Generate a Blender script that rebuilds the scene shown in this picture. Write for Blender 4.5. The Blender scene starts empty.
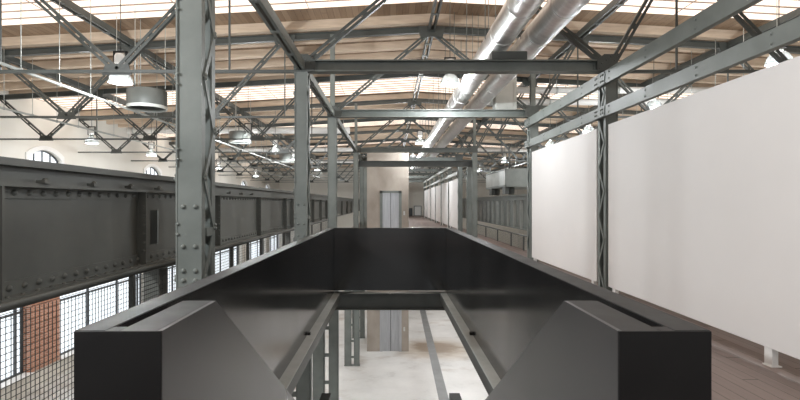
import bpy, math, random
from mathutils import Vector
random.seed(7)
S = bpy.context.scene
COL = S.collection
PI = math.pi
EYE = 1.6
FPX = 490.0

# ------------------------------------------------------------------ materials
def new_mat(name):
    m = bpy.data.materials.new(name)
    m.use_nodes = True
    nt = m.node_tree
    return m, nt, nt.nodes['Principled BSDF']

def L(nt, a, b):
    nt.links.new(a, b)

def coords(nt, scale=(1, 1, 1), rot=(0, 0, 0)):
    g = nt.nodes.new('ShaderNodeNewGeometry')
    mp = nt.nodes.new('ShaderNodeMapping')
    mp.inputs['Scale'].default_value = scale
    mp.inputs['Rotation'].default_value = rot
    L(nt, g.outputs['Position'], mp.inputs['Vector'])
    return mp.outputs['Vector']

def noise(nt, vec, scale, detail=4, rough=0.55):
    n = nt.nodes.new('ShaderNodeTexNoise')
    n.inputs['Scale'].default_value = scale
    n.inputs['Detail'].default_value = detail
    n.inputs['Roughness'].default_value = rough
    if vec is not None:
        L(nt, vec, n.inputs['Vector'])
    return n.outputs['Fac']

def ramp(nt, fac, stops):
    r = nt.nodes.new('ShaderNodeValToRGB')
    els = r.color_ramp.elements
    while len(els) < len(stops):
        els.new(0.5)
    for e, (p, c) in zip(els, stops):
        e.position = p
        e.color = (c[0], c[1], c[2], 1)
    L(nt, fac, r.inputs['Fac'])
    return r.outputs['Color']

def bump(nt, bsdf, h, strength, dist=0.01):
    b = nt.nodes.new('ShaderNodeBump')
    b.inputs['Strength'].default_value = strength
    b.inputs['Distance'].default_value = dist
    L(nt, h, b.inputs['Height'])
    L(nt, b.outputs['Normal'], bsdf.inputs['Normal'])

def mottled(name, c0, c1, scale=3.0, rough=0.5, metal=0.0, spec=0.5, stretch=(1, 1, 1), bumps=0.0, r2=None):
    m, nt, b = new_mat(name)
    v = coords(nt, stretch)
    f = noise(nt, v, scale, 5)
    L(nt, ramp(nt, f, [(0.3, c0), (0.7, c1)]), b.inputs['Base Color'])
    b.inputs['Roughness'].default_value = rough
    b.inputs['Metallic'].default_value = metal
    b.inputs['Specular IOR Level'].default_value = spec
    if r2 is not None:
        mr = nt.nodes.new('ShaderNodeMapRange')
        mr.inputs['From Min'].default_value = 0.3
        mr.inputs['From Max'].default_value = 0.7
        mr.inputs['To Min'].default_value = rough
        mr.inputs['To Max'].default_value = r2
        L(nt, f, mr.inputs['Value'])
        L(nt, mr.outputs['Result'], b.inputs['Roughness'])
    if bumps:
        bump(nt, b, noise(nt, v, scale * 6, 4), bumps)
    return m

def emis(name, col, strength):
    m, nt, b = new_mat(name)
    b.inputs['Base Color'].default_value = (*[min(1, c * 0.8) for c in col], 1)
    b.inputs['Emission Color'].default_value = (*col, 1)
    b.inputs['Emission Strength'].default_value = strength
    b.inputs['Roughness'].default_value = 0.6
    return m

def plank_mat(name, axis, width, base, dark, seam, rough, length=2.4, spec=0.4):
    """boards running along one axis; axis = index of the across-board axis (0: X, 1: Y)"""
    m, nt, b = new_mat(name)
    g = nt.nodes.new('ShaderNodeNewGeometry')
    s = nt.nodes.new('ShaderNodeSeparateXYZ')
    L(nt, g.outputs['Position'], s.inputs['Vector'])
    def math_(op, a, bval=None):
        n = nt.nodes.new('ShaderNodeMath')
        n.operation = op
        if hasattr(a, 'links'):
            L(nt, a, n.inputs[0])
        else:
            n.inputs[0].default_value = a
        if bval is not None:
            if hasattr(bval, 'links'):
                L(nt, bval, n.inputs[1])
            else:
                n.inputs[1].default_value = bval
        return n.outputs[0]
    across = s.outputs[axis]
    along = s.outputs[1 - axis]
    u = math_('DIVIDE', across, width)
    idx = math_('FLOOR', u)
    fr = math_('FRACT', u)
    off = math_('MULTIPLY', math_('FRACT', math_('MULTIPLY', idx, 0.377)), length)
    w = math_('DIVIDE', math_('ADD', along, off), length)
    widx = math_('FLOOR', w)
    wfr = math_('FRACT', w)
    cmb = nt.nodes.new('ShaderNodeCombineXYZ')
    L(nt, idx, cmb.inputs[0])
    L(nt, widx, cmb.inputs[1])
    wn = nt.nodes.new('ShaderNodeTexWhiteNoise')
    wn.noise_dimensions = '2D'
    L(nt, cmb.outputs[0], wn.inputs['Vector'])
    st = (14, 0.9, 6) if axis == 0 else (0.9, 14, 6)
    gr = noise(nt, coords(nt, st), 1.6, 6, 0.65)
    mixv = math_('ADD', math_('MULTIPLY', wn.outputs['Value'], 0.45), math_('MULTIPLY', gr, 0.6))
    col = ramp(nt, mixv, [(0.2, dark), (0.75, base)])
    e1 = math_('LESS_THAN', fr, 0.035)
    e2 = math_('LESS_THAN', wfr, 0.004)
    ed = math_('MAXIMUM', e1, e2)
    mx = nt.nodes.new('ShaderNodeMix')
    mx.data_type = 'RGBA'
    L(nt, ed, mx.inputs['Factor'])
    L(nt, col, mx.inputs['A'])
    mx.inputs['B'].default_value = (*seam, 1)
    L(nt, mx.outputs['Result'], b.inputs['Base Color'])
    b.inputs['Roughness'].default_value = rough
    b.inputs['Specular IOR Level'].default_value = spec
    return m

M = {}
LOWPW = 190
SKYL, SHOP, WORLD, PW, EXPO = .72, .62, .22, 160, .88
M['steel'] = mottled('painted_grey_steel', (.125, .140, .130), (.185, .203, .190), 2.2, .42, 0, .5, r2=.55, bumps=.05)
M['steel_truss'] = mottled('backlit_shade_truss_steel', (.048, .054, .050), (.078, .086, .080), 2.0, .42, 0, .5, r2=.55)  # backlit shade of the roof steel put into a darker base colour
M['steel_dark'] = mottled('dark_grey_steel', (.05, .054, .05), (.085, .09, .084), 2.0, .45, 0, .5, r2=.6, bumps=.05)
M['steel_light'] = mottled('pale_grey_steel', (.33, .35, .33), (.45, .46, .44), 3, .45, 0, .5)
M['girder'] = mottled('girder_grey_paint', (.095, .1, .092), (.14, .146, .134), 1.6, .4, 0, .5, r2=.52, bumps=.04)
M['black'] = mottled('blackened_steel_plate', (.010, .010, .0105), (.019, .0185, .0185), .8, .12, 0.0, 1.0, stretch=(1.2, 1.2, .2), r2=.2)
M['black_in'] = mottled('blackened_steel_stair_plate', (.05, .05, .051), (.07, .069, .069), .9, .26, 0.2, .6, stretch=(1.2, 1.2, .3), r2=.33)
M['plate_end'] = mottled('dull_black_plate_end', (.009, .009, .0093), (.015, .0147, .0147), 2, .5, 0, .22, r2=.6)
M['cap'] = mottled('satin_black_steel_edge', (.018, .018, .0185), (.03, .0295, .0295), 4, .42, 0, .35, r2=.55)
M['jet'] = mottled('jet_black', (.004, .004, .004), (.007, .007, .007), 2, .5)
M['bright'] = mottled('bare_bright_steel', (.5, .5, .48), (.62, .62, .6), 6, .28, 1.0)
M['panel'] = mottled('matt_white_board', (.74, .72, .71), (.79, .77, .76), .5, .75, 0, .25)
M['wall'] = mottled('cream_plaster', (.70, .67, .61), (.76, .735, .68), .7, .85, 0, .2, bumps=.03)
M['white'] = mottled('white_paint', (.78, .77, .75), (.84, .83, .81), 2, .5)
M['aluminium'] = mottled('foil_wrapped_duct', (.66, .655, .65), (.86, .855, .84), 5, .28, 1.0, .5, stretch=(1, 2.5, 1), bumps=.3, r2=.42)
M['rafter'] = mottled('sawn_timber', (.60, .47, .35), (.76, .62, .49), 2.4, .8, 0, .2, stretch=(.7, 6, 6))
M['deck'] = plank_mat('roof_boards', 0, .16, (.36, .255, .175), (.23, .155, .10), (.12, .08, .055), .85, 3.0, .2)
M['floor'] = plank_mat('walkway_planks', 0, .145, (.31, .245, .225), (.19, .15, .137), (.045, .035, .03), .5, 2.6)
M['sky'] = emis('daylit_skylight_glazing', (1.0, .83, .70), SKYL)
M['batten'] = mottled('glazing_bar', (.3, .24, .2), (.4, .33, .28), 3, .6)
M['pane'] = emis('daylit_window_pane', (.9, .95, 1.0), .62)
M['shop'] = emis('daylit_storefront_pane', (.87, .94, 1.0), SHOP)
M['frame'] = mottled('dark_window_frame', (.04, .045, .05), (.06, .065, .07), 2, .4)
M['door'] = mottled('brushed_lift_door', (.40, .41, .43), (.5, .51, .53), 3, .36, .75, .5, stretch=(8, 8, .6))
M['lamp_glass'], _nt, _b = new_mat('ribbed_lamp_glass')
_b.inputs['Base Color'].default_value = (.55, .57, .57, 1)
_b.inputs['Roughness'].default_value = .15
_b.inputs['Transmission Weight'].default_value = .45
_b.inputs['IOR'].default_value = 1.2
M['bulb'] = emis('lit_lamp_bulb', (1, .95, .88), 1.6)

def brick_mat():
    m, nt, b = new_mat('red_brick')
    v = coords(nt, (1, 1, 1), (0, 0, 0))
    s = nt.nodes.new('ShaderNodeSeparateXYZ')
    L(nt, v, s.inputs[0])
    ad = nt.nodes.new('ShaderNodeMath'); ad.operation = 'ADD'
    L(nt, s.outputs[0], ad.inputs[0]); L(nt, s.outputs[1], ad.inputs[1])
    c = nt.nodes.new('ShaderNodeCombineXYZ')
    L(nt, ad.outputs[0], c.inputs[0]); L(nt, s.outputs[2], c.inputs[1])
    br = nt.nodes.new('ShaderNodeTexBrick')
    L(nt, c.outputs[0], br.inputs['Vector'])
    br.inputs['Color1'].default_value = (.52, .25, .16, 1)
    br.inputs['Color2'].default_value = (.36, .16, .10, 1)
    br.inputs['Mortar'].default_value = (.5, .42, .36, 1)
    br.inputs['Scale'].default_value = 1
    br.inputs['Brick Width'].default_value = .26
    br.inputs['Row Height'].default_value = .08
    br.inputs['Mortar Size'].default_value = .008
    L(nt, br.outputs['Color'], b.inputs['Base Color'])
    b.inputs['Roughness'].default_value = .8
    return m
M['brick'] = brick_mat()

def concrete_floor():
    m, nt, b = new_mat('polished_pale_concrete')
    v = coords(nt)
    f = noise(nt, v, .55, 7, .62)
    c1 = ramp(nt, f, [(.28, (.43, .42, .40)), (.42, (.63, .63, .615)), (.7, (.75, .75, .735))])
    f2 = noise(nt, coords(nt, (.35, .5, 1)), .8, 5, .6)
    st = ramp(nt, f2, [(.55, (1, 1, 1)), (.68, (.55, .47, .40))])
    # brown patch on the floor to the right of the lift
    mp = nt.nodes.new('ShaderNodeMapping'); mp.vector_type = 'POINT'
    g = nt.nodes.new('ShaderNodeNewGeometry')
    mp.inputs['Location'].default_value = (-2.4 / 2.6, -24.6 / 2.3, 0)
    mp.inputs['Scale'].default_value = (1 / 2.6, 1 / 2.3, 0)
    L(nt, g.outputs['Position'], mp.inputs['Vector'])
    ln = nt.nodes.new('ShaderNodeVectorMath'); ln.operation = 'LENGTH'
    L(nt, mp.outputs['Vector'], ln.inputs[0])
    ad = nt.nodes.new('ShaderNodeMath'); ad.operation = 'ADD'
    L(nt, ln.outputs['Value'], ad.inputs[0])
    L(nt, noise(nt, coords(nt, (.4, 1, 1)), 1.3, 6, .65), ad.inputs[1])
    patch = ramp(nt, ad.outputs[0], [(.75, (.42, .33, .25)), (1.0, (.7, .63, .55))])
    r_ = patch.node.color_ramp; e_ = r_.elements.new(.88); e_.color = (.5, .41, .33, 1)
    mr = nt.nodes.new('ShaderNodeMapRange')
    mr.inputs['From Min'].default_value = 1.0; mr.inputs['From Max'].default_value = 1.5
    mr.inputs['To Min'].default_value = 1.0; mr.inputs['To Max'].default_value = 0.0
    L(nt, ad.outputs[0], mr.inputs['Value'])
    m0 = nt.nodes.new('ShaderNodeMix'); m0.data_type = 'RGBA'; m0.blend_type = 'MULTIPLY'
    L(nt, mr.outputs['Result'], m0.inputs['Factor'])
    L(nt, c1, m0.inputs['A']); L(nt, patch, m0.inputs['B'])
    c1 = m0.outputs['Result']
    mx = nt.nodes.new('ShaderNodeMix'); mx.data_type = 'RGBA'; mx.blend_type = 'MULTIPLY'
    mx.inputs['Factor'].default_value = .8
    L(nt, c1, mx.inputs['A']); L(nt, st, mx.inputs['B'])
    L(nt, mx.outputs['Result'], b.inputs['Base Color'])
    b.inputs['Roughness'].default_value = .42
    return m
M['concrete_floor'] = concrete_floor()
M['concrete'] = mottled('board_marked_concrete', (.27, .235, .20), (.40, .355, .31), 1.3, .8, 0, .2, stretch=(1, 1, .6), bumps=.05)
M['strip'] = mottled('dark_floor_inlay', (.19, .2, .2), (.26, .27, .27), 1.5, .5)

# ------------------------------------------------------------------ mesh builder
class MB:
    def __init__(self):
        self.v = []
        self.f = []
        self.smooth = set()

    def _add(self, verts, faces, smooth=False):
        o = len(self.v)
        self.v += [tuple(p) for p in verts]
        for fc in faces:
            if smooth:
                self.smooth.add(len(self.f))
            self.f.append([i + o for i in fc])
        return self

    def box(self, x0, x1, y0, y1, z0, z1):
        vs = [(x0, y0, z0), (x1, y0, z0), (x1, y1, z0), (x0, y1, z0),
              (x0, y0, z1), (x1, y0, z1), (x1, y1, z1), (x0, y1, z1)]
        return self._add(vs, [(0, 3, 2, 1), (4, 5, 6, 7), (0, 1, 5, 4), (1, 2, 6, 5), (2, 3, 7, 6), (3, 0, 4, 7)])

    def bar(self, p, q, w, h, up=(0, 0, 1), off=(0, 0)):
        """prism from p to q: w across, h along 'up'; off = (across, up) shift"""
        p, q = Vector(p), Vector(q)
        d = (q - p).normalized()
        u = Vector(up)
        s = d.cross(u)
        if s.length < 1e-5:
            s = d.cross(Vector((0, 1, 0)))
        s.normalize()
        u = s.cross(d).normalized()
        vs = []
        for c in (p, q):
            for a, b_ in ((-1, -1), (1, -1), (1, 1), (-1, 1)):
                vs.append(c + s * (a * w / 2 + off[0]) + u * (b_ * h / 2 + off[1]))
        return self._add(vs, [(3, 2, 1, 0), (4, 5, 6, 7), (0, 1, 5, 4), (1, 2, 6, 5), (2, 3, 7, 6), (3, 0, 4, 7)])

    def ibeam(self, p, q, w, h, tf=.018, tw=.012, up=(0, 0, 1)):
        self.bar(p, q, w, tf, up, (0, h / 2 - tf / 2))
        self.bar(p, q, w, tf, up, (0, -h / 2 + tf / 2))
        return self.bar(p, q, tw, h - 2 * tf, up)

    def channel(self, p, q, w, h, t=.014, up=(0, 0, 1), side=1):
        """C section: web on the 'side' edge, flanges reaching the other way"""
        self.bar(p, q, t, h, up, (side * (w / 2 - t / 2), 0))
        self.bar(p, q, w - t, t, up, (-side * t / 2, h / 2 - t / 2))
        return self.bar(p, q, w - t, t, up, (-side * t / 2, -h / 2 + t / 2))

    def cyl(self, p, q, r, n=12, r2=None, caps=True):
        p, q = Vector(p), Vector(q)
        d = (q - p).normalized()
        s = d.cross(Vector((0, 0, 1)))
        if s.length < 1e-4:
            s = Vector((1, 0, 0))
        s.normalize()
        u = s.cross(d)
        r2 = r if r2 is None else r2
        vs = [p + (s * math.cos(2 * PI * i / n) + u * math.sin(2 * PI * i / n)) * r for i in range(n)]
        vs += [q + (s * math.cos(2 * PI * i / n) + u * math.sin(2 * PI * i / n)) * r2 for i in range(n)]
        self._add(vs, [(i, i + n, (i + 1) % n + n, (i + 1) % n) for i in range(n)], True)
        if caps:
            o = len(self.v) - 2 * n
            self.f.append([o + i for i in range(n)])
            self.f.append([o + n + i for i in reversed(range(n))])
        return self

    def lathe(self, c, prof, n=20):
        c = Vector(c)
        vs = []
        for r, z in prof:
            for i in range(n):
                a = 2 * PI * i / n
                vs.append(c + Vector((r * math.cos(a), r * math.sin(a), z)))
        fs = []
        for k in range(len(prof) - 1):
            for i in range(n):
                j = (i + 1) % n
                fs.append((k * n + i, k * n + j, (k + 1) * n + j, (k + 1) * n + i))
        return self._add(vs, fs, True)

    def rivet(self, p, nrm, r=.016):
        p, nn = Vector(p), Vector(nrm).normalized()
        s = nn.cross(Vector((.31, .22, .9))).normalized()
        u = s.cross(nn)
        n = 8
        vs = []
        for rr, hh in ((1, 0), (.82, .5), (.4, .82)):
            for i in range(n):
                a = 2 * PI * i / n
                vs.append(p + (s * math.cos(a) + u * math.sin(a)) * r * rr + nn * r * hh)
        fs = []
        for k in range(2):
            for i in range(n):
                j = (i + 1) % n
                fs.append((k * n + i, k * n + j, (k + 1) * n + j, (k + 1) * n + i))
        fs.append(tuple(2 * n + i for i in range(n)))
        return self._add(vs, fs, True)

    def prism(self, poly, axis, a, b):
        """poly in the two other axes (in XYZ order), extruded along axis from a to b"""
        def mk(p, t):
            if axis == 0: return (t, p[0], p[1])
            if axis == 1: return (p[0], t, p[1])
            return (p[0], p[1], t)
        n = len(poly)
        vs = [mk(p, a) for p in poly] + [mk(p, b) for p in poly]
        fs = [tuple(range(n)), tuple(reversed(range(n, 2 * n)))]
        fs += [(i, i + n, (i + 1) % n + n, (i + 1) % n) for i in range(n)]
        return self._add(vs, fs)

    def build(self, name, mat, parent=None, bevel=0.0, fix=True):
        me = bpy.data.meshes.new(name)
        off = Vector((0, 0, 0))
        if parent is not None:
            off = Vector(parent.get('_o', (0, 0, 0)))
        me.from_pydata([tuple(Vector(p) - off) for p in self.v], [], self.f)
        for i in self.smooth:
            me.polygons[i].use_smooth = True
        if fix:
            import bmesh
            bm = bmesh.new(); bm.from_mesh(me)
            bmesh.ops.recalc_face_normals(bm, faces=bm.faces)
            bm.to_mesh(me); bm.free()
        me.materials.append(mat)
        o = bpy.data.objects.new(name, me)
        COL.objects.link(o)
        if parent is not None:
            o.parent = parent
            o['_o'] = tuple(off)
        if bevel:
            md = o.modifiers.new('edge', 'BEVEL')
            md.width = bevel; md.segments = 2; md.limit_method = 'ANGLE'
        return o

def thing(name, label, cat, loc=(0, 0, 0), group=None):
    o = bpy.data.objects.new(name, None)
    o.empty_display_size = .2
    COL.objects.link(o)
    o.location = loc
    o['_o'] = tuple(loc)
    o['label'] = label
    o['category'] = cat
    if group: o['group'] = group
    return o

def tag(o, label, cat, group=None):
    o['label'] = label
    o['category'] = cat
    if group: o['group'] = group
    return o

def struct(o):
    o['kind'] = 'structure'
    return o

ORD = ['nearest', 'second', 'third', 'fourth', 'fifth', 'sixth', 'seventh', 'eighth', 'ninth', 'tenth', 'eleventh', 'twelfth', 'thirteenth']

# ------------------------------------------------------------------ dimensions
XL, XR = -1.53, 3.80            # column rows (left, right) either side of the nave
RIDGE = 1.10
WALL_L, WALL_R = -14.0, 16.2
Y_END = 62.0
LOW = -5.7
FR = [8.55 + 4.5 * k for k in range(11)]     # frame positions down the hall
def zc(x):
    return 6.22 - .056 * abs(x - RIDGE)      # centre line of the top chords
def zraf(x):
    return zc(x) + .10                       # underside of the rafters
def zdeck(x):
    return zc(x) + .36

SKY = [(0.0 + 9.3 * k, 2.8 + 9.3 * k) for k in range(6)]
SKY = [(a, b) if k != 2 else (19.0, 21.8) for k, (a, b) in enumerate(SKY)]

def ztop(x, y, tol=.12):
    """height at which something hung at (x, y) meets the roof: a rafter or the boards"""
    k = round((y + 2.5) / 1.03)
    yr = -2.5 + 1.03 * k
    if abs(y - yr) < tol and not any(a - .08 < yr < b + .08 for a, b in SKY):
        return zraf(x) + .028
    return zdeck(x) - .002

# ------------------------------------------------------------------ setting
fl = MB()
fl.box(-2.5, -1.25, -3, Y_END, -.13, 0)
fl.box(1.25, 4.62, -3, Y_END, -.13, 0)
fl.box(-1.25, 1.25, -3, 2.3, -.13, 0)
fl.box(-1.25, 1.25, 9.93, Y_END, -.13, 0)
struct(fl.build('floor', M['floor']))
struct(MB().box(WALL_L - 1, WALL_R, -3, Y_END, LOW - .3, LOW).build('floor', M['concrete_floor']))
st = MB()
st._add([(1.72, 12, LOW + .004), (2.10, 12, LOW + .004), (2.50, 40, LOW + .004), (2.12, 40, LOW + .004),
         (1.72, 12, LOW - .02), (2.10, 12, LOW - .02), (2.50, 40, LOW - .02), (2.12, 40, LOW - .02)],
        [(0, 1, 2, 3), (7, 6, 5, 4), (0, 4, 5, 1), (1, 5, 6, 2), (2, 6, 7, 3), (3, 7, 4, 0)])
struct(st.build('trim_1', M['strip']))

# roof deck in strips between the skylights, skylights as glazed windows with bars
deck = MB()
def roofslab(mb, y0, y1, dz, t):
    xs = (WALL_L - .5, RIDGE, WALL_R + .5)
    for a, b in ((xs[0], xs[1]), (xs[1], xs[2])):
        za, zb = zdeck(a) + dz, zdeck(b) + dz
        mb.prism([(a, za), (b, zb), (b, zb + t), (a, za + t)], 1, y0, y1)
ycur = -3.0
for (a, b) in SKY:
    if a > ycur: roofslab(deck, ycur, a, 0, .08)
    ycur = b
roofslab(deck, ycur, Y_END, 0, .08)
struct(deck.build('ceiling', M['deck']))
for n, (a, b) in enumerate(SKY):
    w = MB(); roofslab(w, a, b, .0, .05)
    wo = struct(w.build('window_%d' % (n + 1), M['sky']))
    bars = MB()
    ny = int((b - a) / .44)
    for i in range(1, ny + 1):
        y = a + (b - a) * i / (ny + 1)
        for x0, x1 in ((WALL_L, RIDGE), (RIDGE, WALL_R)):
            bars.bar((x0, y, zdeck(x0) - .012), (x1, y, zdeck(x1) - .012), .022, .03)
    for x in [WALL_L + 3.0 * i for i in range(11)]:
        bars.bar((x, a, zdeck(x) - .012), (x, b, zdeck(x) - .012), .010, .02)
    bars.build('glazing_bar', M['batten'], wo)

# left outer wall with arched windows above, storefront glazing below
AWY = [10.9 + 9 * k for k in range(6)]
HW, ZS, ZSP, ZT = .93, 1.75, 3.38, 3.74
def archpts(hw, zsp, zt, n=12):
    rise = zt - zsp
    R = (hw * hw + rise * rise) / (2 * rise)
    cz = zt - R
    a0 = math.asin(hw / R)
    return [(R * math.sin(-a0 + 2 * a0 * i / n), cz + R * math.cos(-a0 + 2 * a0 * i / n)) for i in range(n + 1)]
AP = archpts(HW, ZSP, ZT)
wl = MB()
Z_TOP = zdeck(WALL_L) + .02
def wallquad(y0, y1, z0, z1):
    wl._add([(WALL_L, y0, z0), (WALL_L, y1, z0), (WALL_L, y1, z1), (WALL_L, y0, z1)], [(0, 1, 2, 3)])
zmid0, zmid1 = -1.2, 4.3
wallquad(-3, Y_END, zmid1, Z_TOP)
wallquad(-3, Y_END, zmid0, ZS)
yc_prev = -3
for yc in AWY:
    wallquad(yc_prev, yc - HW, ZS, zmid1)
    yc_prev = yc + HW
    for (a, za), (b, zb) in zip(AP[:-1], AP[1:]):
        wl._add([(WALL_L, yc + a, za), (WALL_L, yc + b, zb), (WALL_L, yc + b, zmid1), (WALL_L, yc + a, zmid1)], [(0, 1, 2, 3)])
    ring = [(-HW, ZS)] + AP + [(HW, ZS)]
    for (a, za), (b, zb) in zip(ring, ring[1:] + ring[:1]):
        wl._add([(WALL_L, yc + a, za), (WALL_L, yc + b, zb), (WALL_L - .16, yc + b, zb), (WALL_L - .16, yc + a, za)], [(0, 1, 2, 3)])
wallquad(yc_prev, Y_END, ZS, zmid1)
wl.box(WALL_L - .5, WALL_L, -3, Y_END, LOW, -4.98)            # plinth under the storefront
wlo = struct(wl.build('wall_left', M['wall'], fix=False))
for k, yc in enumerate(AWY):
    pane = MB().prism([(yc + a, z) for a, z in [(-HW, ZS)] + AP + [(HW, ZS)]], 0, WALL_L - .18, WALL_L - .15)
    po = struct(pane.build('window_%d' % (len(SKY) + 1 + k), M['pane']))
    fb = MB()
    ring = [(-HW + .03, ZS)] + [(a * .97, z - .03) for a, z in AP] + [(HW - .03, ZS)]
    for (a, za), (b, zb) in zip(ring[:-1], ring[1:]):
        fb.bar((WALL_L - .13, yc + a, za), (WALL_L - .13, yc + b, zb), .06, .06, (1, 0, 0))
    for t in (-.5, 0, .5):
        zt = ZT - .03 - (ZT - ZSP) * t * t
        fb.bar((WALL_L - .13, yc + HW * t, ZS), (WALL_L - .13, yc + HW * t, zt), .05, .04, (1, 0, 0))
    for z in (2.3, 2.85):
        fb.bar((WALL_L - .13, yc - HW, z), (WALL_L - .13, yc + HW, z), .04, .03)
    fb.build('window_frame', M['frame'], po)
    tr = MB()
    o_ = [(-HW - .17, ZS)] + [(a * 1.18, z + .17) for a, z in AP] + [(HW + .17, ZS)]
    i_ = [(-HW, ZS)] + AP + [(HW, ZS)]
    for (a, b, c, d) in zip(i_[:-1], i_[1:], o_[1:], o_[:-1]):
        tr.prism([(yc + p[0], p[1]) for p in (a, b, c, d)], 0, WALL_L + .002, WALL_L + .05)
    tr.build('window_surround', M['white'], po)

PIL = [1.0 + 9 * k + .0 for k in range(7)]
PIL = [(1.0, 2.6)] + [(9.95 + 9 * k, 11.6 + 9 * k) for k in range(6)]
for k, (a, b) in enumerate(PIL):
    o = MB().box(WALL_L - .45, WALL_L + .12, a, b, -4.98, zmid0 + .02).build('trim_%d' % (2 + k), M['brick'] if k < 3 else M['wall'])
    struct(o)
spans = [(PIL[k][1], PIL[k + 1][0]) for k in range(len(PIL) - 1)] + [(PIL[-1][1], Y_END)]
for k, (a, b) in enumerate(spans):
    po = struct(MB().box(WALL_L - .30, WALL_L - .27, a, b, -4.98, zmid0).build('window_%d' % (20 + k), M['shop']))
    fb = MB()
    n = 3
    for i in range(n + 1):
        y = a + (b - a) * i / n
        y = min(max(y, a + .04), b - .04)
        fb.box(WALL_L - .27, WALL_L - .18, y - .035, y + .035, -4.98, zmid0)
    fb.box(WALL_L - .27, WALL_L - .18, b - .40, b - .33, -4.98, zmid0)
    for z in (-4.94, -2.6, -1.24):
        fb.box(WALL_L - .27, WALL_L - .17, a, b, z - .04, z + .04)
    fb.build('window_frame', M['frame'], po)
    sl = MB().box(WALL_L - .3, WALL_L + .25, a, b, -5.0, -4.95)
    sl.build('window_sill', M['white'], po)

struct(MB().box(WALL_R, WALL_R + .3, -3, Y_END, LOW, zdeck(WALL_R)).build('wall_right', M['wall']))
struct(MB().prism([(WALL_L, LOW), (WALL_R, LOW), (WALL_R, zdeck(WALL_R)), (RIDGE, zdeck(RIDGE)), (WALL_L, zdeck(WALL_L))], 1, Y_END, Y_END + .3).build('wall_back', M['wall']))

# ------------------------------------------------------------------ roof timbers
rproto = {}
y = -2.5
k = 0
while y < Y_END - .5:
    if not any(a - .08 < y < b + .08 for a, b in SKY):
        mb = MB()
        if not rproto:
            for x0, x1 in ((WALL_L, RIDGE), (RIDGE, WALL_R)):
                a, b = zraf(x0), zraf(x1)
                mb.prism([(x0, a + .03), (x1, b + .03), (x1, b + .255), (x0, a + .255)], 1, -.10, .10)
            o = mb.build('timber_rafter', M['rafter'])
            rproto['o'] = o
        else:
            o = rproto['o'].copy(); COL.objects.link(o)
        o.location = (0, y, 0)
        tag(o, 'sawn timber rafter crossing under the brown roof boards', 'rafter', 'timber rafters under the roof boards')
    y += 1.03

for i, x in enumerate([-10.5, -6.8, -2.8, RIDGE, 5.0, 9.0, 12.7]):
    nm = ['far left over the left aisle', 'over the middle of the left aisle', 'just left of the stair columns', 'under the roof ridge above the nave',
          'just right of the silver ducts', 'over the middle of the right aisle', 'far right over the right aisle'][i]
    t = thing('roof_purlin', 'long grey steel purlin running down the hall ' + nm, 'purlin', (x, 6, zc(x)))
    z = zc(x)
    b = MB()
    for s in (-1, 1):
        b.channel((x + s * .065, 5.0, z), (x + s * .065, Y_END, z), .05, .15, .012, (0, 0, 1), s)
    yy = 5.2
    while yy < Y_END:
        b.box(x - .09, x + .09, yy - .05, yy + .05, z - .085, z - .073); yy += 1.1
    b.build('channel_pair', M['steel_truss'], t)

# ------------------------------------------------------------------ trusses
def webmember(mb, p, q, near):
    if near:
        mb.bar(p, q, .045, .10, (0, 1, 0), (-.042, 0)) if False else None
        d = Vector(q) - Vector(p)
        # twin angles with a gap, seen face on
        mb.bar(p, q, .05, .014, (0, 1, 0), (-.037, -.03))
        mb.bar(p, q, .05, .014, (0, 1, 0), (.037, -.03))
        mb.bar(p, q, .014, .06, (0, 1, 0), (-.055, 0))
        mb.bar(p, q, .014, .06, (0, 1, 0), (.055, 0))
        n = max(2, int(d.length / .6))
        for i in range(n + 1):
            c = Vector(p) + d * ((i + .5) / (n + 1))
            dd = d.normalized() * .05
            mb.bar(c - dd, c + dd, .1, .012, (0, 1, 0), (0, -.018))
    else:
        mb.bar(p, q, .09, .07, (0, 1, 0))

def aisle_truss(side, y, k):
    if side < 0:
        bot = [XL, -4.75, -8.6, -12.3]; top = [-2.8, -6.8, -10.5, WALL_L + .05]; end = WALL_L
        where = 'left aisle'
    else:
        bot = [XR, 7.03, 10.8, 14.5]; top = [5.0, 9.0, 12.7, WALL_R - .05]; end = WALL_R
        where = 'right aisle'
    t = thing('roof_truss', 'grey steel roof truss spanning the %s, %s from the camera' % (where, ORD[k]), 'truss', (bot[0], y, 3.9), 'steel roof trusses')
    near = k < 4
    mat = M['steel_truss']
    zb = 3.88
    MB().bar((bot[0], y - .05, zb), (end, y - .05, zb), .06, .052).build('bottom_chord', mat, t)
    MB().ibeam((bot[0], y, zc(bot[0])), (end, y, zc(end)), .12, .17, .02, .02).build('top_chord', mat, t)
    prs = []
    for i, bx in enumerate(bot):
        if i == 0:
            prs.append((bx, top[0]))
        else:
            prs.append((bx, top[i - 1])); prs.append((bx, top[i]))
    for bx, tx in prs:
        mb = MB()
        webmember(mb, (bx, y, zb + .02), (tx, y, zc(tx) - .03), near)
        mb.build('diagonal', mat, t)
    for bx in bot[1:]:
        MB().prism([(bx - .26, zb - .05), (bx + .26, zb - .05), (bx + .2, zb + .14), (bx - .2, zb + .14)], 1, y - .035, y - .015).build('gusset_plate', M['steel_dark'], t)
    for tx in top[:-1]:
        z = zc(tx)
        MB().prism([(tx - .24, z - .2), (tx + .24, z - .2), (tx + .3, z + .06), (tx - .3, z + .06)], 1, y - .085, y - .065).build('gusset_plate', mat, t)
    # short vertical hangers between the chords
    for tx in top[:-1]:
        if near:
            MB().bar((tx, y, zb), (tx, y, zc(tx)), .03, .03, (0, 1, 0)).build('hanger', mat, t)

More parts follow.
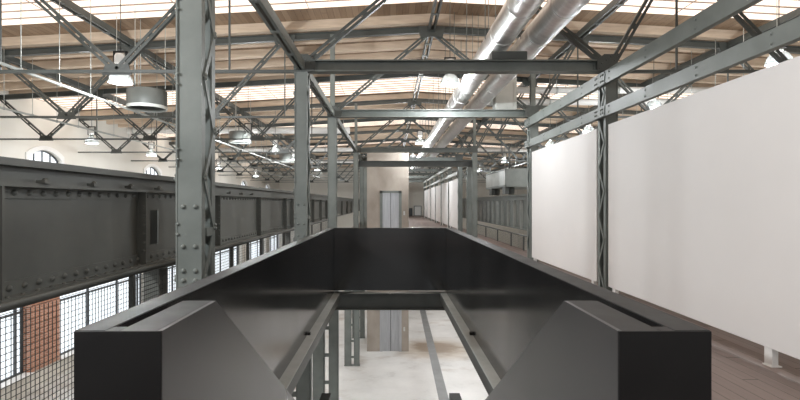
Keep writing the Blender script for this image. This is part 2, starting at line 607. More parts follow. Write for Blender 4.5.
def nave_truss(y, k, n):
    t = thing('nave_tie_frame', 'steel tie beam and raking struts across the nave, %s from the camera' % ORD[n], 'truss', (XL, y, 3.95), 'tie frames across the nave')
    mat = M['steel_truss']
    near = k < 4
    beam = MB().ibeam((XL + .1, y - .02, 3.97), (XR - .1, y - .02, 3.97), .2, .2, .022, .02)
    if near:
        for i in range(6):
            for s in (0, 1):
                xx = (XL + .22 + i * .0) if s == 0 else (XR - .22)
        for xx in (XL + .16, XL + .26, XR - .16, XR - .26):
            for zz in (3.94, 4.0):
                beam.rivet((xx, y - .035, zz), (0, -1, 0), .014)
    beam.build('tie_beam', M['steel'], t)
    for bx in (XL, XR):
        mb = MB()
        webmember(mb, (bx, y, 3.98), (RIDGE, y, zc(RIDGE) - .05), near)
        mb.build('raking_strut', mat, t)
        s = 1 if bx == XL else -1
        g = MB().prism([(bx - s * .1, 3.84), (bx + s * .24, 3.87), (bx + s * .24, 4.06), (bx + s * .12, 4.16), (bx - s * .1, 4.16), (bx - s * .13, 3.92)], 1, y - .13, y - .112)
        if near:
            for a, b_ in ((.0, 4.12), (.08, 4.06), (.16, 4.0), (.04, 3.93), (.2, 3.92), (-.06, 4.05)):
                g.rivet((bx + s * a, y - .13, b_), (0, -1, 0), .014)
        g.build('gusset_plate', mat, t)
    ch = MB()
    for bx in (XL, XR):
        ch.ibeam((bx, y, zc(bx)), (RIDGE, y, zc(RIDGE)), .12, .17, .02, .02)
    ch.build('top_chord', mat, t)
    z = zc(RIDGE)
    MB().prism([(RIDGE - .3, z - .22), (RIDGE + .3, z - .22), (RIDGE + .36, z + .06), (RIDGE - .36, z + .06)], 1, y - .085, y - .065).build('gusset_plate', mat, t)

n = 0
for k, y in enumerate(FR):
    aisle_truss(-1, y, k)
    aisle_truss(1, y, k)
    if k != 2:
        nave_truss(y, k, n); n += 1

t = thing('roof_chord', 'sloping steel roof chord over the open nave with no tie beam below', 'chord', (RIDGE, FR[2], zc(RIDGE)))
for bx in (XL, XR):
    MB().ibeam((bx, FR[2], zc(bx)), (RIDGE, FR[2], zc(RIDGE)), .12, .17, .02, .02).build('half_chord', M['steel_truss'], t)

# second darker header below the lift-side frame
t = MB().ibeam((XL + .1, 22.15, 3.37), (XR - .1, 22.15, 3.37), .24, .26, .03, .02).build('header_beam', M['steel_dark'])
tag(t, 'dark steel header beam in front of the concrete lift shaft', 'beam')

# ------------------------------------------------------------------ built-up columns
def column(x, y, z0, z1, label, detail, post=None, lace_l=True, grp=None):
    t = thing('lattice_column', label, 'column', (x, y, z0), grp)
    w, d = .2, .29
    mat = M['steel']
    f = MB()
    # front channel: web facing the camera, lips turned back
    f.box(x - w / 2, x + w / 2, y - d / 2, y - d / 2 + .014, z0, z1)
    for s in (-1, 1):
        f.box(x + s * w / 2 - .007, x + s * w / 2 + .007, y - d / 2 - .012, y - d / 2 + .07, z0, z1)
    if detail:
        zz = z0 + .1
        # paired rivets on the left lip and bolted splice near the foot
        while zz < z1:
            for dz in (0, .085):
                f.rivet((x - w / 2 - .007, y - d / 2 + .03, zz + dz), (-1, 0, 0), .021)
                f.rivet((x - w / 2 + .012, y - d / 2 - .012, zz + dz), (0, -1, 0), .013)
            zz += .62
        for zz in (.96, 1.04, 1.24, 1.57):
            for s in (-.045, .055):
                f.rivet((x + s, y - d / 2 - .008, zz), (0, -1, 0), .022)
        f.box(x - w / 2, x + w / 2, y - d / 2 - .008, y - d / 2, z0, 1.89)
    f.build('front_channel', mat, t)
    r = MB()
    r.box(x - w / 2, x + w / 2, y + d / 2 - .014, y + d / 2, z0, z1)
    for s in (-1, 1):
        r.box(x + s * w / 2 - .007, x + s * w / 2 + .007, y + d / 2 - .07, y + d / 2 + .012, z0, z1)
    r.build('rear_channel', mat, t)
    step = .42
    for s in (-1, 1):
        l = MB()
        zz = z0 + .12
        flip = 0
        xs = x + s * (w / 2 + .014)
        while zz + step < z1 + .2:
            ya, yb = (y - d / 2 + .035, y + d / 2 - .035) if flip == 0 else (y + d / 2 - .035, y - d / 2 + .035)
            l.bar((xs, ya, zz), (xs, yb, zz + step), .045, .012, (1, 0, 0))
            if detail:
                l.rivet((xs + s * .006, ya, zz), (s, 0, 0), .022)
                l.rivet((xs + s * .006, ya, zz + .03), (s, 0, 0), .018)
            zz += step
            flip = 1 - flip
        l.build('lacing', mat, t)
    if detail:
        for zz in (1.32, .42):
            MB().box(x - w / 2 + .02, x + w / 2 + .02, y - d / 2 + .08, y + d / 2 - .08, zz, zz + .07).build('batten_plate', mat, t)
    MB().box(x - .17, x + .17, y - .2, y + .2, z0, z0 + .025).build('base_plate', mat, t)
    if post:
        MB().ibeam((x, y, z1), (x, y, post), .12, .12, .014, .014, (0, 1, 0)).build('upper_post', M['steel'], t)
    return t

lab = ['tall riveted grey steel column beside the left crane girder, nearest the camera',
       'dark laced steel column at left end of the nearest tie beam',
       'slim laced steel column behind the far left corner of the black parapet', None,
       'laced steel column left of the concrete lift shaft']
column(-1.66, 4.195, 0, 5.95, lab[0], True)
column(XL, FR[0], 0, 3.85, lab[1], True)
column(XL, FR[1], 0, 3.85, lab[2], False, zc(XL))
column(XL, FR[3], 0, 3.85, lab[4], False, zc(XL))
labr = ['laced steel column between the two large white display boards',
        'laced steel column at the far edge of the second white board',
        None, 'laced steel column at right end of the dark header beam']
column(XR, 4.05, 0, 3.85, 'laced steel column at the near end of the largest white board', False)
column(XR, FR[0], 0, 3.85, labr[0], False)
column(XR, FR[1], 0, 3.85, labr[1], False, zc(XR))
column(XR, FR[3], 0, 3.85, labr[3], False, zc(XR))
column(XR - .02, 23.4, 0, 3.3, 'slim laced column just behind the column at the header beam end', False)
for k in range(4, 11):
    column(XL, FR[k], 0, 3.85, 'laced steel column in the left row behind the lift shaft, %s of that row' % ORD[k - 4], False, None, grp='far columns left')
    column(XR, FR[k], 0, 3.85, 'laced steel column beside the distant white boards, %s of that row' % ORD[k - 4], False, None, grp='far columns right')

# paired-leg columns standing on the ground floor below
def low_column(y, label):
    t = thing('double_leg_column', label, 'column', (-1.7, y, LOW))
    for a, b in ((-2.04, -1.74), (-1.62, -1.37)):
        m = MB()
        m.box(a, b, y - .1, y - .086, LOW, -.13)
        m.box(a, a + .014, y - .1, y + .1, LOW, -.13)
        m.box(b - .014, b, y - .1, y + .1, LOW, -.13)
        m.build('leg', M['steel'], t)
    z = LOW + .35
    while z < -.3:
        MB().box(-1.74, -1.62, y - .09, y - .07, z, z + .09).build('batten_plate', M['steel'], t)
        z += .72
    MB().box(-2.06, -1.35, y - .12, y + .12, LOW, LOW + .015).build('base_plate', M['steel'], t)
low_column(FR[3], 'grey double column on the ground floor, its foot in view before the lift')
low_column(FR[1], 'grey double column below, middle one seen through the stairwell opening')
low_column(FR[0], 'grey double column below, half hidden by the left stairwell edge')
low_column(FR[4], 'grey double column below, partly hidden behind the lift shaft')

# ------------------------------------------------------------------ long beams along the column rows
def long_channel(name, x, y0, y1, z0, z1, label, pair=False, mat='steel', side=1):
    t = thing(name, label, 'beam', (x, y0, z0))
    zc_, h = (z0 + z1) / 2, z1 - z0
    if pair:
        for s in (-1, 1):
            MB().channel((x + s * .045, y0, zc_), (x + s * .045, y1, zc_), .045, h, .012, (0, 0, 1), s).build('channel', M[mat], t)
        b = MB(); y = y0 + .3
        while y < y1:
            b.box(x - .067, x + .067, y - .04, y + .04, z0 - .01, z0); y += 1.0
        b.build('batten_plate', M[mat], t)
    else:
        c = MB().channel((x, y0, zc_), (x, y1, zc_), .08, h, .014, (0, 0, 1), side)
        y = y0 + .5
        xf = x - .04
        while y < y1:
            for s in (-.25, .25):
                c.rivet((xf, y, zc_ + s * h), (-1, 0, 0), .017)
            y += 1.15
        c.build('channel', M[mat], t)
        for yy in (FR[0], FR[1]):
            if y0 < yy < y1 + .3:
                p = MB().box(xf - .012, xf, yy - .3, yy + .12, z0 + .01, z1 - .01)
                for a in (-.24, -.16, .0, .07):
                    for b_ in (.06, h - .06):
                        p.rivet((xf - .012, yy + a, z0 + b_), (-1, 0, 0), .02)
                p.build('splice_plate', M[mat], t)
    return t
long_channel('side_beam', XL, FR[0] - 4.3, FR[10], 3.89, 4.03, 'paired channel beam along the left column row above the stairs', True)
long_channel('side_beam', 3.66, 3.0, FR[1] + .1, 3.61, 3.83, 'upper grey channel beam running above the white display boards', side=-1)
long_channel('side_beam', 3.66, 3.0, FR[1] + .1, 3.065, 3.25, 'lower grey channel beam just above the white display boards', side=-1)
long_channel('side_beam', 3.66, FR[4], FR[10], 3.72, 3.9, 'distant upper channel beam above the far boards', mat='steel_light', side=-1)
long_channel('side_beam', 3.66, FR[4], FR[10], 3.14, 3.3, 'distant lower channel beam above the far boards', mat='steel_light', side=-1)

# ------------------------------------------------------------------ crane girders
def crane_girder(x, face, z_bot, z_top, stiff, label, detail):
    """face = +1: the visible side looks to +X"""
    t = thing('crane_girder', label, 'girder', (x, 2, z_bot))
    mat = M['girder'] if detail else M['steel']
    y0, y1 = 2.0, 60.0
    h = z_top - z_bot
    zb1 = z_bot + .125; zt0 = z_top - .32; zt1 = z_top - .22
    ys = [y0] + stiff + [y1]
    for a, b in zip(ys[:-1], ys[1:]):
        w = MB()
        if detail and a == 6.4:
            w.box(x - .012, x, a, 6.74, zb1 - .02, zt1)
            w.box(x - .012, x, 6.98, b, zb1 - .02, zt1)
            w.box(x - .012, x, 6.74, 6.98, zb1 - .02, zb1 + .1)
            w.box(x - .012, x, 6.74, 6.98, zt0 - .14, zt1)
            MB().box(x - .5, x - .48, 6.3, 9.2, z_bot, zt1 + .2).build('rear_web', M['steel_dark'], t)
        else:
            w.box(min(x, x - face * .012), max(x, x - face * .012), a, b, zb1 - .02, zt1)
        w.build('web_plate', mat, t)
    pr = face * .12
    lo = MB()
    lo.box(min(x, x + face * .016), max(x, x + face * .016), y0, y1, z_bot, zb1)
    lo.box(min(x - pr * 1.0, x + pr), max(x - pr * 1.0, x + pr), y0, y1, z_bot - .03, z_bot)
    up = MB()
    up.box(min(x, x + face * .016), max(x, x + face * .016), y0, y1, zt0, zt1)
    up.box(min(x - pr, x + pr), max(x - pr, x + pr), y0, y1, zt1, zt1 + .02)
    if detail:
        y = 2.6
        while y < 26:
            lo.rivet((x + face * .016, y, z_bot + .065), (face, 0, 0), .031)
            up.rivet((x + face * .016, y + .06, zt0 + .05), (face, 0, 0), .030)
            if y < 9:
                lo.rivet((x + pr * .6, y + .09, z_bot), (0, 0, 1), .02)
            y += .18
    lo.build('bottom_flange', mat, t)
    up.build('top_flange', mat, t)
    rb = MB()
    rb.ibeam((x, y0, z_top - .11), (x, y1, z_top - .11), .2, .18, .02, .016)
    rb.build('rail_beam', mat, t)
    MB().box(x - .05, x + .05, y0, y1, z_top - .02, z_top + .03).build('crane_rail', mat, t)
    if detail:
        for yy in (4.55, 5.3, 6.05, 6.8, 7.55, 9.8, 10.6, 11.4):
            c = MB().box(x + .05, x + .13, yy - .05, yy + .05, z_top - .18, z_top - .15)
            c.rivet((x + .1, yy, z_top - .15), (0, 0, 1), .03)
            c.build('rail_clip', mat, t)
    for yy in stiff:
        s = MB()
        s.box(min(x, x + face * .12), max(x, x + face * .12), yy - .012, yy + .012, z_bot, zt1)
        if yy > 5 or not detail: s.box(min(x + face * .002, x + face * .02), max(x + face * .002, x + face * .02), yy - .02, yy + .14, zb1, zt0)
        if detail and 5 < yy < 17:
            z = zb1 + .05
            while z < zt0:
                s.rivet((x + face * .02, yy + .085, z), (face, 0, 0), .026)
                s.rivet((x + face * .09, yy - .012, z), (0, -1, 0), .02)
                z += .115
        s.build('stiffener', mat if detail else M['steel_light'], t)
    return t
crane_girder(-3.3, 1, .80, 1.96, [4.03, 6.4, 9.2, 12.1, 15.1, 16.2, 18.4, 20.6, 22.9, 25.1, 27.4, 29.6, 33, 37, 41, 45, 50, 55],
             'long riveted plate girder with crane rail on the left', True)
crane_girder(5.6, -1, .52, 1.93, [8 + 1.15 * i for i in range(1, 30)],
             'plate girder with close stiffeners seen past the second white board on the right', False)

# post that carries the girder between the mesh and the near column
t = thing('girder_post', 'dark steel post with cap plate under the left girder, beside the mesh rail', 'post', (-3.3, 6.9, LOW))
MB().ibeam((-3.3, 6.9, LOW), (-3.3, 6.9, .74), .22, .26, .02, .016, (0, 1, 0)).build('shaft', M['girder'], t)
MB().box(-3.5, -3.0, 6.55, 7.3, .735, .77).build('cap_plate', M['girder'], t)
t = thing('girder_post', 'dark steel post under the left girder, behind the dark laced column', 'post', (-3.3, 15.6, LOW))
MB().ibeam((-3.3, 15.6, LOW), (-3.3, 15.6, .74), .22, .26, .02, .016, (0, 1, 0)).build('shaft', M['girder'], t)
MB().box(-3.5, -3.0, 15.2, 16.0, .735, .77).build('cap_plate', M['girder'], t)

# crane carriage parked on the right girder
t = thing('crane_carriage', 'pale grey wheeled crane carriage standing on the right girder', 'crane', (5.6, 24, 1.96))
MB().box(5.2, 7.4, 22.0, 26.4, 2.32, 3.16).build('body', M['steel'], t, .02)
sp = MB()
for yy in (22.0, 23.4, 24.8, 26.34):
    sp.box(5.17, 5.2, yy, yy + .06, 2.32, 3.16)
sp.box(5.17, 5.2, 22, 26.4, 2.34, 2.42); sp.box(5.17, 5.2, 22, 26.4, 3.06, 3.14)
sp.build('side_rib', M['steel'], t)
MB().box(5.17, 5.2, 22.06, 26.34, 2.42, 3.06).build('side_panel', M['steel_light'], t)
for yy in (22.6, 25.6):
    MB().cyl((5.45, yy, 2.19), (5.7, yy, 2.19), .2, 20).build('wheel', M['steel_dark'], t)
    MB().box(5.25, 5.42, yy - .3, yy + .3, 2.0, 2.34).build('axle_box', M['steel_dark'], t)
MB().cyl((5.4, 22.2, 3.14), (5.4, 22.2, 4.3), .04, 10).build('mast', M['steel_dark'], t)

# ------------------------------------------------------------------ stairwell: parapet + stair balustrades
PX0 = 1.12
def px1(s):
    return 1.257 if s > 0 else 1.236
YN, YF = 1.914, 9.80
t = thing('stairwell_parapet', 'black steel parapet wall enclosing the open stairwell', 'parapet', (0, YN, -.2))
for s in (-1, 1):
    MB().box(min(s * PX0, s * px1(s)), max(s * PX0, s * px1(s)), YN + .076, YF + .13, -.2, 1.094).build('side_panel', M['black'], t)
    MB().box(min(s * PX0, s * px1(s)), max(s * PX0, s * px1(s)), YN + .012, YF + .13, 1.094, 1.1).build('top_cap', M['cap'], t)
MB().box(-PX0, PX0, YF, YF + .13, -.15, 1.1).build('end_panel', M['black'], t, .003)
for s in (-1, 1):
    MB().channel((s * 1.06, YN + .8, -.275), (s * 1.06, YF, -.275), .12, .15, .016, (0, 0, 1), -s).build('edge_channel', M['steel_dark'], t)
    MB().box(min(s * .998, s * PX0), max(s * .998, s * PX0), YN + .8, YF, -.2, -.188).build('edge_ledge', M['steel_light'], t)
    c = MB()
    for yy in (6.62,):
        c.box(min(s * 1.08, s * 1.118), max(s * 1.08, s * 1.118), yy, yy + .05, -.2, -.15)
    c.build('fixing_lug', M['jet'], t)
hd = MB().ibeam((-PX0, YF + .05, -.375), (PX0, YF + .05, -.375), .14, .33, .03, .02)
hd.build('end_beam', M['steel_dark'], t)
rd = MB().cyl((-PX0, YF - .03, -.185), (PX0, YF - .03, -.185), .022, 12)
rd.cyl((-.02, YF - .03, -.185), (.02, YF - .03, -.185), .03, 12)
rd.build('edge_rod', M['bright'], t)

SL = .645
for s in (-1, 1):
    side = 'left' if s < 0 else 'right'
    t = thing('stair_balustrade', 'thick black steel stair balustrade sloping down on the %s, squared near end' % side, 'balustrade', (s * .98, YN, -.2))
    ye = 8.6
    zt = lambda yy: 1.097 - (yy - 2.52) * SL
    for nm, (xa, xb) in (('inner_plate', (.895, .915)), ('outer_plate', (1.045, 1.065))):
        MB().prism([(YN + .012, -.1), (YN + .012, 1.097), (2.52, 1.097), (ye, zt(ye)), (ye, zt(ye) - 1.25), (2.9, -.35)], 0, min(s * xa, s * xb), max(s * xa, s * xb)).build(nm, M['black_in'] if nm[0] == 'i' else M['cap'], t)
    top = MB()
    top.prism([(YN + .012, 1.075), (YN + .012, 1.0975), (2.523, 1.0975), (ye, zt(ye) + .0006), (ye, zt(ye) - .02), (2.515, 1.075)], 0, min(s * .914, s * 1.046), max(s * .914, s * 1.046))
    top.build('top_plate', M['cap'], t)
    e = MB().box(min(s * .895, s * px1(s)), max(s * .895, s * px1(s)), YN, YN + .012, -.1, 1.0985)
    e.build('end_plate', M['plate_end'], t, .002)
    MB().box(min(s * 1.0655, s * (px1(s) - .002)), max(s * 1.0655, s * (px1(s) - .002)), YN + .012, YN + .0755, -.1, 1.098).build('slot_closure', M['cap'], t)
    nx0, nx1 = (-1.03, -.893) if s < 0 else (.893, 1.05)
    MB().box(nx0, nx1, 7.05, 7.4, -3.2, -1.27).build('newel_post', M['jet'], t)
    MB().box(min(s * 1.066, s * 1.119), max(s * 1.066, s * 1.119), YN + .08, 2.6, .7, .72).build('slot_floor', M['jet'], t)

# the flight itself drops out of sight under the picture
t = thing('stair_flight', 'black stair flight dropping through the stairwell', 'stairs', (0, 2.3, 0))
stp = 32
for i in range(14):
    z = -.1675 * (i + 1)
    y = 2.3 + .26 * i
    MB().box(-.89, .89, y, y + .29, z - .03, z).build('tread', M['steel_dark'], t)

# ------------------------------------------------------------------ mesh railings
def mesh_rail(x, y0, posts, ztop, label, cell, wires_to):
    t = thing('mesh_railing', label, 'railing', (x, y0, 0))
    y1 = posts[-1]
    MB().cyl((x, y0, ztop), (x, y1, ztop), .03, 12).build('handrail', M['steel_dark'], t)
    for p in posts:
        MB().box(x - .02, x + .02, p - .025, p + .025, 0, ztop).build('post', M['steel_dark'], t)
    prev = y0
    for p in posts:
        w = MB()
        a, b = prev + .02, p - .02
        c = cell if b <= wires_to else cell * 2
        n = int((b - a) / c)
        for i in range(n + 1):
            yy = a + (b - a) * i / n
            w.box(x - .002, x + .002, yy - .002, yy + .002, .02, ztop - .05)
        z = .02
        while z < ztop - .04:
            w.box(x - .002, x + .002, a, b, z - .002, z + .002); z += cell
        w.build('mesh_infill', M['steel_dark'], t)
        prev = p
mesh_rail(-2.42, 2.0, [4.6, 7.5, 8.35, 9.2, 11.2, 13.2, 15.2, 17.2, 19.2, 21.2], .945, 'wire mesh railing along the left edge of the walkway under the girder', .042, 7.6)
mesh_rail(4.5, 4.0, [6.5, 9.0, 11.5, 14, 16.5, 18.2, 20.5, 23, 26], .50, 'low mesh railing at the right edge of the floor, past the white boards', .06, 0)

# ------------------------------------------------------------------ white display boards
def board(y0, y1, feet, label, grp=None):
    t = thing('display_board', label, 'display board', (3.7, y0, 0), grp)
    MB().box(3.71, 3.79, y0, y1, .18, 2.935).build('panel', M['panel'], t, .004)
    for yy in feet:
        f = MB()
        f.box(3.72, 3.78, yy - .05, yy + .05, .0, .19)
        f.box(3.705, 3.81, yy - .06, yy + .06, 0, .01)
        f.build('foot', M['white'], t)
board(4.25, 8.33, (4.82, 8.15), 'largest white display board on white feet at the right')
board(8.8, 12.82, (9.0, 12.65), 'second white display board, between two laced columns')
for i, k in enumerate(range(4, 10)):
    board(FR[k] + .25, FR[k + 1] - .25, (FR[k] + .6, FR[k + 1] - .6), 'distant white board at the right of the lift, %s of that row' % ORD[i], 'distant white boards')

# ------------------------------------------------------------------ lift shaft
t = thing('lift_shaft', 'tall pale concrete lift shaft with steel doors on two floors', 'lift', (-.1, 24.1, LOW))
sx0, sx1, sy = -1.13, .92, 24.1
dx0, dx1 = -.5, .57
sh = MB()
for (za, zb, zd) in ((LOW, -.1, LOW + 2.45), (-.1, 4.1, 2.2)):
    zf = za if za == LOW else 0
    sh.box(sx0, dx0, sy, sy + .2, za, zb)
    sh.box(dx1, sx1, sy, sy + .2, za, zb)
    sh.box(dx0, dx1, sy, sy + .2, zd, zb)
    if za != LOW:
        sh.box(dx0, dx1, sy, sy + .2, za, 0)
sh.box(sx0, sx0 + .2, sy + .2, sy + 2.0, LOW, 4.1)
sh.box(sx1 - .2, sx1, sy + .2, sy + 2.0, LOW, 4.1)
sh.box(sx0, sx1, sy + 2.0, sy + 2.2, LOW, 4.1)
sh.build('shaft_wall', M['concrete'], t)
for zf, zd in ((LOW, LOW + 2.45), (0, 2.2)):
    fr = MB()
    fr.box(dx0, dx0 + .13, sy - .03, sy + .1, zf, zd); fr.box(dx1 - .13, dx1, sy - .03, sy + .1, zf, zd)
    fr.box(dx0, dx1, sy - .03, sy + .1, zd - .1, zd)
    fo = fr.build('door_frame', M['door'] if zf == LOW else M['steel'], t)
    mid = (dx0 + dx1) / 2
    MB().box(dx0 + .13, mid - .012, sy + .05, sy + .08, zf, zd - .1).build('door_leaf', M['door'], fo)
    MB().box(mid + .012, dx1 - .13, sy + .05, sy + .08, zf, zd - .1).build('door_leaf', M['door'], fo)
    MB().box(dx0 + .13, dx1 - .13, sy + .085, sy + .1, zf, zd - .1).build('door_gap', M['jet'], t)
    MB().box(dx1 + .09, dx1 + .17, sy - .015, sy, zf + 1.0, zf + 1.2).build('call_panel', M['bright'], t)

# far end objects
t = thing('wall_panel', 'small pale grey framed panel against the far end wall', 'panel', (3.5, 61.9, 0))
MB().box(3.02, 3.98, 61.9, 61.95, 0, 1.25).build('frame', M['steel'], t)
MB().box(3.1, 3.9, 61.87, 61.9, .05, 1.17).build('face', M['white'], t)
t = thing('black_cabinet', 'small black cabinet against the far end wall', 'cabinet', (2.6, 61.6, 0))
MB().box(2.4, 2.8, 61.4, 61.95, 0, .95).build('body', M['jet'], t)
MB().box(2.43, 2.77, 61.38, 61.4, .1, .9).build('door', M['frame'], t)

# ------------------------------------------------------------------ ducts
def duct(x, r, label):
    t = thing('air_duct', label, 'duct', (x, 4.6, 4.46))
    y = 4.6
    i = 0
    while y < 40:
        y2 = y + 1.2
        m = MB(); m.cyl((x, y, 4.46), (x, y2, 4.46), r, 28, caps=(i == 0 or y2 >= 40))
        ds = m.build('duct_section', M['aluminium'], t)
        MB().cyl((x, y2 - .025, 4.46), (x, y2 + .025, 4.46), r + .006, 28).build('joint_band', M['aluminium'], ds)
        y = y2; i += 1
    for yy in [6.5 + 2.06 * j for j in range(12)]:
        h = MB()
        for s in (-1, 1):
            h.cyl((x + s * (r + .012), yy, 4.46), (x + s * (r + .012), yy, ztop(x, yy)), .007, 6)
        h.build('hanger_rod', M['steel'], t)
duct(1.90, .225, 'silver foil-clad air duct, left of the pair over the nave')
duct(2.52, .225, 'silver foil-clad air duct, right of the pair over the nave')
t = MB().box(1.75, 2.36, 8.42, 8.62, 4.075, 4.21).build('duct_saddle', M['steel_dark'])
tag(t, 'dark saddle block on the nearest tie beam under the silver ducts', 'bracket')
t = thing('riveted_box', 'pale grey riveted steel box on the second tie beam, right of the ducts', 'box', (3.05, 13.3, 4.1))
b = MB().box(2.8, 3.36, 13.0, 13.4, 4.072, 4.98)
b.build('body', M['steel_light'], t, .01)
b = MB()
for s in (2.84, 3.32):
    b.box(s - .04, s + .04, 12.985, 13.0, 4.072, 4.98)
    for i in range(9):
        b.rivet((s, 12.985, 4.14 + .1 * i), (0, -1, 0), .014)
b.build('edge_strip', M['steel_light'], t)

# hung pipe in the left aisle with its rods from the rafters
def hung_pipe(x, z, r, y0, y1, label):
    t = thing('hung_pipe', label, 'pipe', (x, y0, z))
    MB().cyl((x, y0, z), (x, y1, z), r, 12).build('pipe', M['steel_light'], t)
    y = -2.5 + 1.03 * math.ceil((y0 + 2.6) / 1.03)
    i = 0
    while y < y1 and i < 40:
        h = MB().cyl((x, y, z), (x, y, ztop(x, y)), .008, 6)
        h.cyl((x, y - .02, z), (x, y + .02, z), r + .012, 12)
        h.build('hanger_rod', M['steel_light'], t)
        y += 1.03; i += 1
hung_pipe(-6.65, 3.99, .028, 7.6, 50, 'thin white pipe hung on rods along the left aisle')
hung_pipe(-10.2, 4.1, .03, 10, 50, 'white pipe hung on rods close to the left outer wall')
hung_pipe(8.6, 4.15, .03, 8, 50, 'white pipe hung on rods along the right aisle')
def cross_pipe(x0, x1, y, z, r, label):
    t = thing('cross_duct', label, 'duct', (x0, y, z))
    MB().cyl((x0, y, z), (x1, y, z), r, 16).build('tube', M['white'], t)
    n = int(abs(x1 - x0) / 2)
    for i in range(n + 1):
        x = x0 + .3 + (x1 - x0 - .6) * i / max(1, n)
        h = MB().cyl((x, y, z), (x, y, ztop(x, y)), .01, 6)
        h.cyl((x - .03, y, z), (x + .03, y, z), r + .015, 16)
        h.build('hanger_rod', M['steel_light'], t)
cross_pipe(3.2, 14, 16.3, 5.35, .11, 'white round duct crossing the right aisle, nearer of two')
cross_pipe(3.2, 14, 17.0, 5.1, .11, 'white round duct crossing the right aisle, farther of two')
cross_pipe(-13, -2, 24.3, 5.2, .16, 'pale round duct crossing the left aisle, nearest one')
cross_pipe(-13, -2, 33.2, 5.2, .16, 'pale round duct crossing the left aisle, second one')
cross_pipe(-13, -2, 42.2, 5.2, .16, 'pale round duct crossing the left aisle, farthest one')
cross_pipe(3.2, 14, 33.2, 5.2, .16, 'pale round duct crossing the right aisle, far behind the carriage')

# ------------------------------------------------------------------ pendant lamps
def highbay(x, y, zb, label, power):
    t = thing('pendant_lamp', label, 'lamp', (x, y, zb), 'high-bay pendant lamps')
    zr = zraf(x)
    gr = MB().lathe((x, y, zb), [(.225, 0), (.235, .03), (.215, .1), (.17, .18), (.12, .225), (.095, .235), (.09, .225), (.115, .215), (.16, .17), (.205, .095), (.222, .03), (.215, 0), (.225, 0)], 24).build('glass_reflector', M['lamp_glass'], t)
    MB().cyl((x, y, zb + .22), (x, y, zb + .34), .07, 16).build('neck', M['steel_light'], t)
    bh = MB().lathe((x, y, zb + .34), [(0, 0), (.1, 0), (.115, .02), (.115, .2), (.09, .25), (0, .26)], 16).build('ballast_housing', M['white'], t)
    br = MB()
    for s in (-1, 1):
        br.box(x + s * .125 - .012, x + s * .125 + .012, y - .03, y + .03, zb + .32, zb + .64)
    br.box(x - .137, x + .137, y - .03, y + .03, zb + .62, zb + .645)
    br.build('bracket', M['jet'], bh)
    MB().cyl((x, y, zb + .64), (x, y, ztop(x, y)), .008, 8).build('suspension_cord', M['steel_dark'], t)
    MB().lathe((x, y, zb + .06), [(0, 0), (.045, .02), (.055, .06), (.035, .12), (0, .13)], 12).build('bulb', M['bulb'], gr)
    if power:
        ld = bpy.data.lights.new('lamp_light', 'POINT')
        ld.energy = power
        ld.shadow_soft_size = .12; ld.color = (.94, .98, 1)
        lo = bpy.data.objects.new('lamp_light', ld)
        COL.objects.link(lo); lo.parent = t; lo.location = (0, 0, -.16)
highbay(1.47, .2, 4.4, 'added high-bay pendant lamp over the nave, unseen above the top of the stairs', 130)  # added out of view to light the near end, like the next two
highbay(-5.5, 1.0, 4.05, 'added high-bay pendant lamp in the left aisle, unseen, level with the top of the stairs', 620)
highbay(-5.5, 5.5, 4.05, 'added high-bay pendant lamp in the left aisle, unseen, in front of the tall column', 130)
highbay(-5.5, 10.0, 4.05, 'high-bay pendant lamp in the left aisle, largest and nearest the tall column', PW)
for i, y in enumerate((19.0, 23.5, 28.0, 37, 46)):
    highbay(-5.5, y, 4.05, 'high-bay pendant lamp in the middle left aisle, %s behind the largest' % ['first', 'second', 'third', 'fourth', 'fifth'][i], PW)
for i, y in enumerate((18.4, 23.0, 32, 41)):
    highbay(-11.2, y, 3.83, 'high-bay pendant lamp near the left outer wall, %s of its row' % ORD[i], PW * .4)
for i, y in enumerate((11.6, 23.2, 30.5, 42, 50)):
    highbay(1.42, y, 4.4, 'high-bay pendant lamp over the nave, %s of its row' % ORD[i], PW)
for i, y in enumerate((9.7, 14.3, 19, 23.5, 33, 42)):
    highbay(7.7, y, 4.35, 'high-bay pendant lamp over the right aisle, %s of its row' % ORD[i], PW)

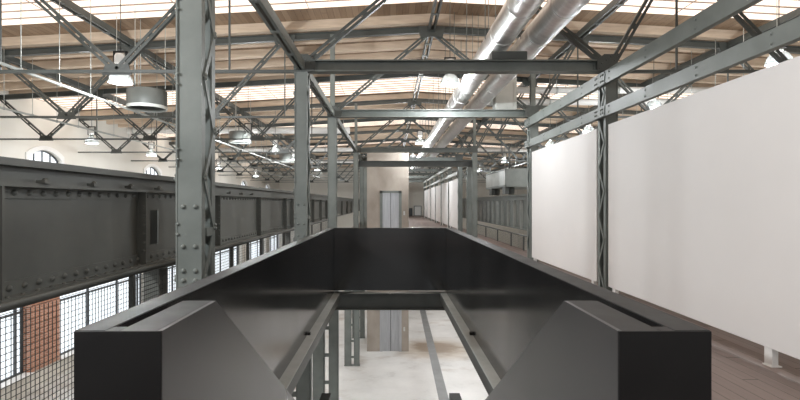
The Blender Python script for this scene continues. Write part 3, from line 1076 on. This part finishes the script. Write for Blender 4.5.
def added_bulkhead(x, y, z, label, power):  # lamps added out of sight under the walkway to brighten the ground floor
    t = thing('added_bulkhead_lamp', label, 'lamp', (x, y, z), 'added unseen lamps lighting the ground floor')
    MB().lathe((x, y, z), [(0, -.02), (.2, -.02), (.2, -.09), (.17, -.1), (.17, -.05), (0, -.05)], 20).build('housing', M['white'], t)
    MB().lathe((x, y, z - .055), [(0, 0), (.165, 0), (.165, -.02), (.1, -.05), (0, -.06)], 20).build('diffuser', M['bulb'], t)
    ld = bpy.data.lights.new('lamp_light', 'POINT')
    ld.energy = power; ld.shadow_soft_size = .2; ld.color = (.95, .985, 1)
    lo = bpy.data.objects.new('lamp_light', ld)
    COL.objects.link(lo); lo.parent = t; lo.location = (0, 0, -.4)
for i, (x, y) in enumerate(((3.4, 12.5), (3.4, 18.0), (3.4, 23.5), (3.4, 30.0))):
    added_bulkhead(x, y, -.11, 'added round ceiling lamp, unseen under the walkway floor, %s in its row right of the stairwell' % ORD[i], LOWPW)

def drum(x, y, zb, r, label):
    t = thing('drum_pendant', label, 'lamp', (x, y, zb))
    ds = MB().lathe((x, y, zb), [(r, .06), (r, .44), (r - .015, .45), (0, .45), (0, .43), (r - .02, .43), (r - .015, .06), (r, .06)], 28).build('dark_shade', M['steel_dark'], t)
    MB().lathe((x, y, zb), [(r + .006, 0), (r + .006, .07), (r - .01, .07), (r - .03, .0), (r + .006, 0)], 28).build('pale_rim', M['steel_light'], ds)
    MB().lathe((x, y, zb), [(0, .2), (r * .5, .2), (r * .5, .12), (r * .45, .1), (0, .1)], 28).build('diffuser', M['white'], t)
    h = MB()
    for a in (0.3, 2.4, 4.5):
        h.cyl((x + r * .9 * math.cos(a), y + r * .9 * math.sin(a), zb + .5), (x + r * .9 * math.cos(a), y + r * .9 * math.sin(a), ztop(x, y + r * .9 * math.sin(a))), .009, 6)
    h.build('suspension_rod', M['steel_light'], t)
drum(-5.9, 11.9, 3.88, .45, 'large dark drum pendant with pale underside left of the tall column')
drum(-6.1, 20.0, 4.05, .44, 'second dark drum pendant, seen between the tall and the dark column')
drum(-6.1, 29.0, 4.05, .44, 'third dark drum pendant, far down the left aisle')

# ------------------------------------------------------------------ light, world, camera
w = bpy.data.worlds.new('World')
S.world = w
w.use_nodes = True
bg = w.node_tree.nodes['Background']
bg.inputs['Color'].default_value = (.95, .98, 1, 1)
bg.inputs['Strength'].default_value = WORLD

for o in bpy.data.objects:
    if '_o' in o.keys():
        del o['_o']

cam = bpy.data.cameras.new('Camera')
cam.sensor_width = 36
cam.lens = 36 * FPX / 800
cam.shift_x = 10 / 800
cam.shift_y = 3 / 800
cam.clip_end = 300
co = bpy.data.objects.new('Camera', cam)
COL.objects.link(co)
co.location = (0, 0, EYE)
co.rotation_euler = (PI / 2, 0, 0)
S.camera = co
S.view_settings.view_transform = 'Standard'
S.view_settings.look = 'None'
S.view_settings.exposure = EXPO
S.view_settings.gamma = 1
